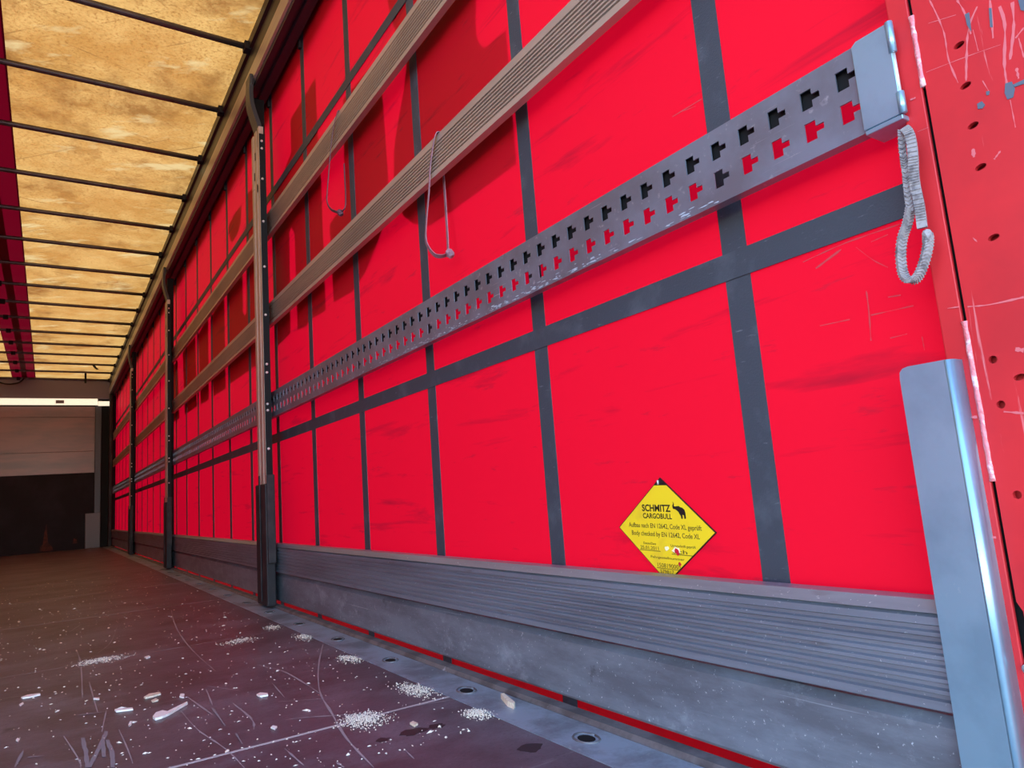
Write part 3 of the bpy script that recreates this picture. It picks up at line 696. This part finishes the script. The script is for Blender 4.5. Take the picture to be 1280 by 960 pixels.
chip(C5([(575, 75), (580, 68), (612, 68), (610, 76)]), .003, 'pale_chip', 'small white chip lying across a vertical scratch')
chip(C5([(1105, 62), (1110, 44), (1135, 44), (1132, 66)]), .003, 'pale_chip', 'small blocky white chip above the tip of the tailed chip')
chip(C5([(98, 328), (108, 318), (122, 325), (112, 335)]), .003, 'pale_chip', 'lone white chip near the left bottom of the floor')
chip(B([(78, 622), (95, 614), (130, 616), (132, 624), (95, 630)]), .004, 'pale_chip', 'white oblong chip right of the grey worn floor patch')
chip(B([(800, 758), (815, 750), (838, 760), (822, 770)]), .004, 'wood_chip', 'cream chip beside dark oily stain on floor')
chip(B([(145, 776), (155, 768), (175, 772), (165, 784)]), .003, 'pale_chip', 'white chip just above the pale panel seam')
chip(A([(680, 443), (700, 437), (707, 442), (690, 448)]), .004, 'pale_chip', 'small white chip beside the scattered sawdust patch')
chip(z0([(358, 318), (372, 316), (418, 355), (412, 362), (385, 350)], 520, 780, .297), .012, 'wood_chip', 'thick tan wood splinter lying on the steel floor edge', name='wood_splinter')

# dark oily stains, their own shapes on the floor sheet
def stain(px, rx, ry, seed):
    c = on_floor(*px); r_ = random.Random(seed); n = 14
    return solid([[(c.x+rx*r_.uniform(.6, 1.1)*math.cos(2*math.pi*k/n), c.y+ry*r_.uniform(.6, 1.1)*math.sin(2*math.pi*k/n)) for k in range(n)]], .0001, .0004, 'z')
for px, rx, ry in (((516, 915), .030, .022), ((545, 908), .020, .018), ((663, 935), .026, .026), ((478, 925), .016, .014)):
    obj('oil_stain', stain(px, rx, ry, int(px[0])), 'oil', floor)

# ---- scratches on the red post and scuffs on the curtain
def wall_mark(px, wid, x, k):
    P = smooth_path([on_x(*p, x=x) for p in px], 5); v = []; n = len(P); r_ = random.Random(k)
    for i, q in enumerate(P):
        tt = (P[min(i+1, n-1)]-P[max(i-1, 0)]).normalized(); e = wid*r_.uniform(.3, 1.3)
        v += [(x-k*.00001, q.y-tt.z*e/2, q.z+tt.y*e/2), (x-k*.00001, q.y+tt.z*e/2, q.z-tt.y*e/2)]
    return v, [(2*i, 2*i+1, 2*i+3, 2*i+2) for i in range(n-1)]
mat('bare_scratch', (.62, .13, .145), .6); mat('bare_primer', (.085, .11, .15), .6)
D = lambda l: z0(l, 940, 0); E2 = lambda l: z0(l, 940, 240); F2 = lambda l: z0(l, 940, 480)
sl = [([(835, 0), (870, 70), (905, 160), (925, 280), (970, 390)], .0018), ([(965, 0), (1000, 60), (1030, 160)], .0020), ([(1060, 30), (1020, 130), (1010, 260), (1008, 380)], .0026),
      ([(1040, 140), (1065, 240)], .0014), ([(1165, 30), (1190, 120), (1188, 300), (1200, 400)], .0030), ([(1225, 10), (1232, 120), (1215, 280)], .0034), ([(1255, 180), (1280, 270)], .0020),
      ([(1245, 320), (1255, 370)], .0030), ([(1215, 470), (1240, 600)], .0012), ([(820, 340), (1000, 270), (1170, 210)], .0008), ([(830, 110), (960, 70)], .0008), ([(1085, 380), (1115, 430)], .0012),
      ([(1120, 0), (1135, 180)], .0030), ([(1040, 700), (1045, 740)], .0040), ([(1140, 750), (1170, 710)], .0022), ([(780, 620), (830, 600)], .0008), ([(745, 470), (770, 460)], .0020), ([(1280, 130), (1240, 180)], .0025)]
ml = [wall_mark(D(l), w_, PX-.0012, k+1) for k, (l, w_) in enumerate(sl)]
ml += [wall_mark(E2(l), w_, PX-.0012, 30+k) for k, (l, w_) in enumerate([([(1015, 540), (1120, 530), (1280, 495)], .0022), ([(1040, 215), (1060, 235)], .0020), ([(920, 548), (975, 540)], .0016), ([(1240, 740), (1280, 745)], .0050)])]
ml += [wall_mark(F2(l), w_, PX-.0012, 40+k) for k, (l, w_) in enumerate([([(995, 160), (1060, 155)], .0030), ([(1185, 130), (1280, 138)], .0026), ([(1090, 720), (1150, 722)], .0026), ([(1060, 560), (1110, 555)], .0020)])]
tag(obj('paint_scratches', join(*ml), 'bare_scratch', rp), kind='stuff')
for k, (l) in enumerate([[(1195, 395), (1225, 385), (1240, 420), (1232, 460), (1205, 470), (1192, 440)], [(1062, 490), (1085, 478), (1100, 495), (1088, 512), (1066, 515)], [(1105, 432), (1122, 430), (1118, 448), (1106, 450)], [(1255, 0), (1290, 0), (1290, 55), (1268, 50)], [(1005, 70), (1025, 60), (1035, 150), (1015, 120)], [(1232, 400), (1285, 375), (1285, 395), (1238, 412)], [(1118, 40), (1130, 40), (1136, 130), (1124, 130)]]):
    P = [on_x(*p, x=PX) for p in D(l)]
    obj('bare_patch', solid([[(q.y, q.z) for q in P]], PX-.0019-.00003*k, PX-.0011, 'x'), 'bare_primer', rp)
mat('pale_scuff', (.50, .045, .055), .8)
cl = [(E2(l), w_) for l, w_ in [([(538, 465), (550, 560), (560, 700)], .0022), ([(560, 580), (760, 535)], .0016), ([(300, 360), (420, 270)], .0040), ([(490, 260), (570, 320), (640, 355)], .0012), ([(640, 495), (700, 485)], .0016), ([(650, 688), (730, 668)], .0014), ([(560, 235), (640, 200)], .0016), ([(800, 680), (812, 745)], .0012), ([(240, 330), (440, 240), (700, 150)], .0020), ([(320, 630), (460, 600)], .0016)]]
cl += [(z0(l, 620, 0), w_) for l, w_ in [([(830, 550), (970, 465)], .0022), ([(985, 495), (1060, 455)], .0030), ([(860, 530), (940, 500)], .0012)]]
tag(obj('scuff_marks', join(*[wall_mark(l, w_, -.0006, k+1) for k, (l, w_) in enumerate(cl)]), 'pale_scuff', wall_r), kind='stuff')
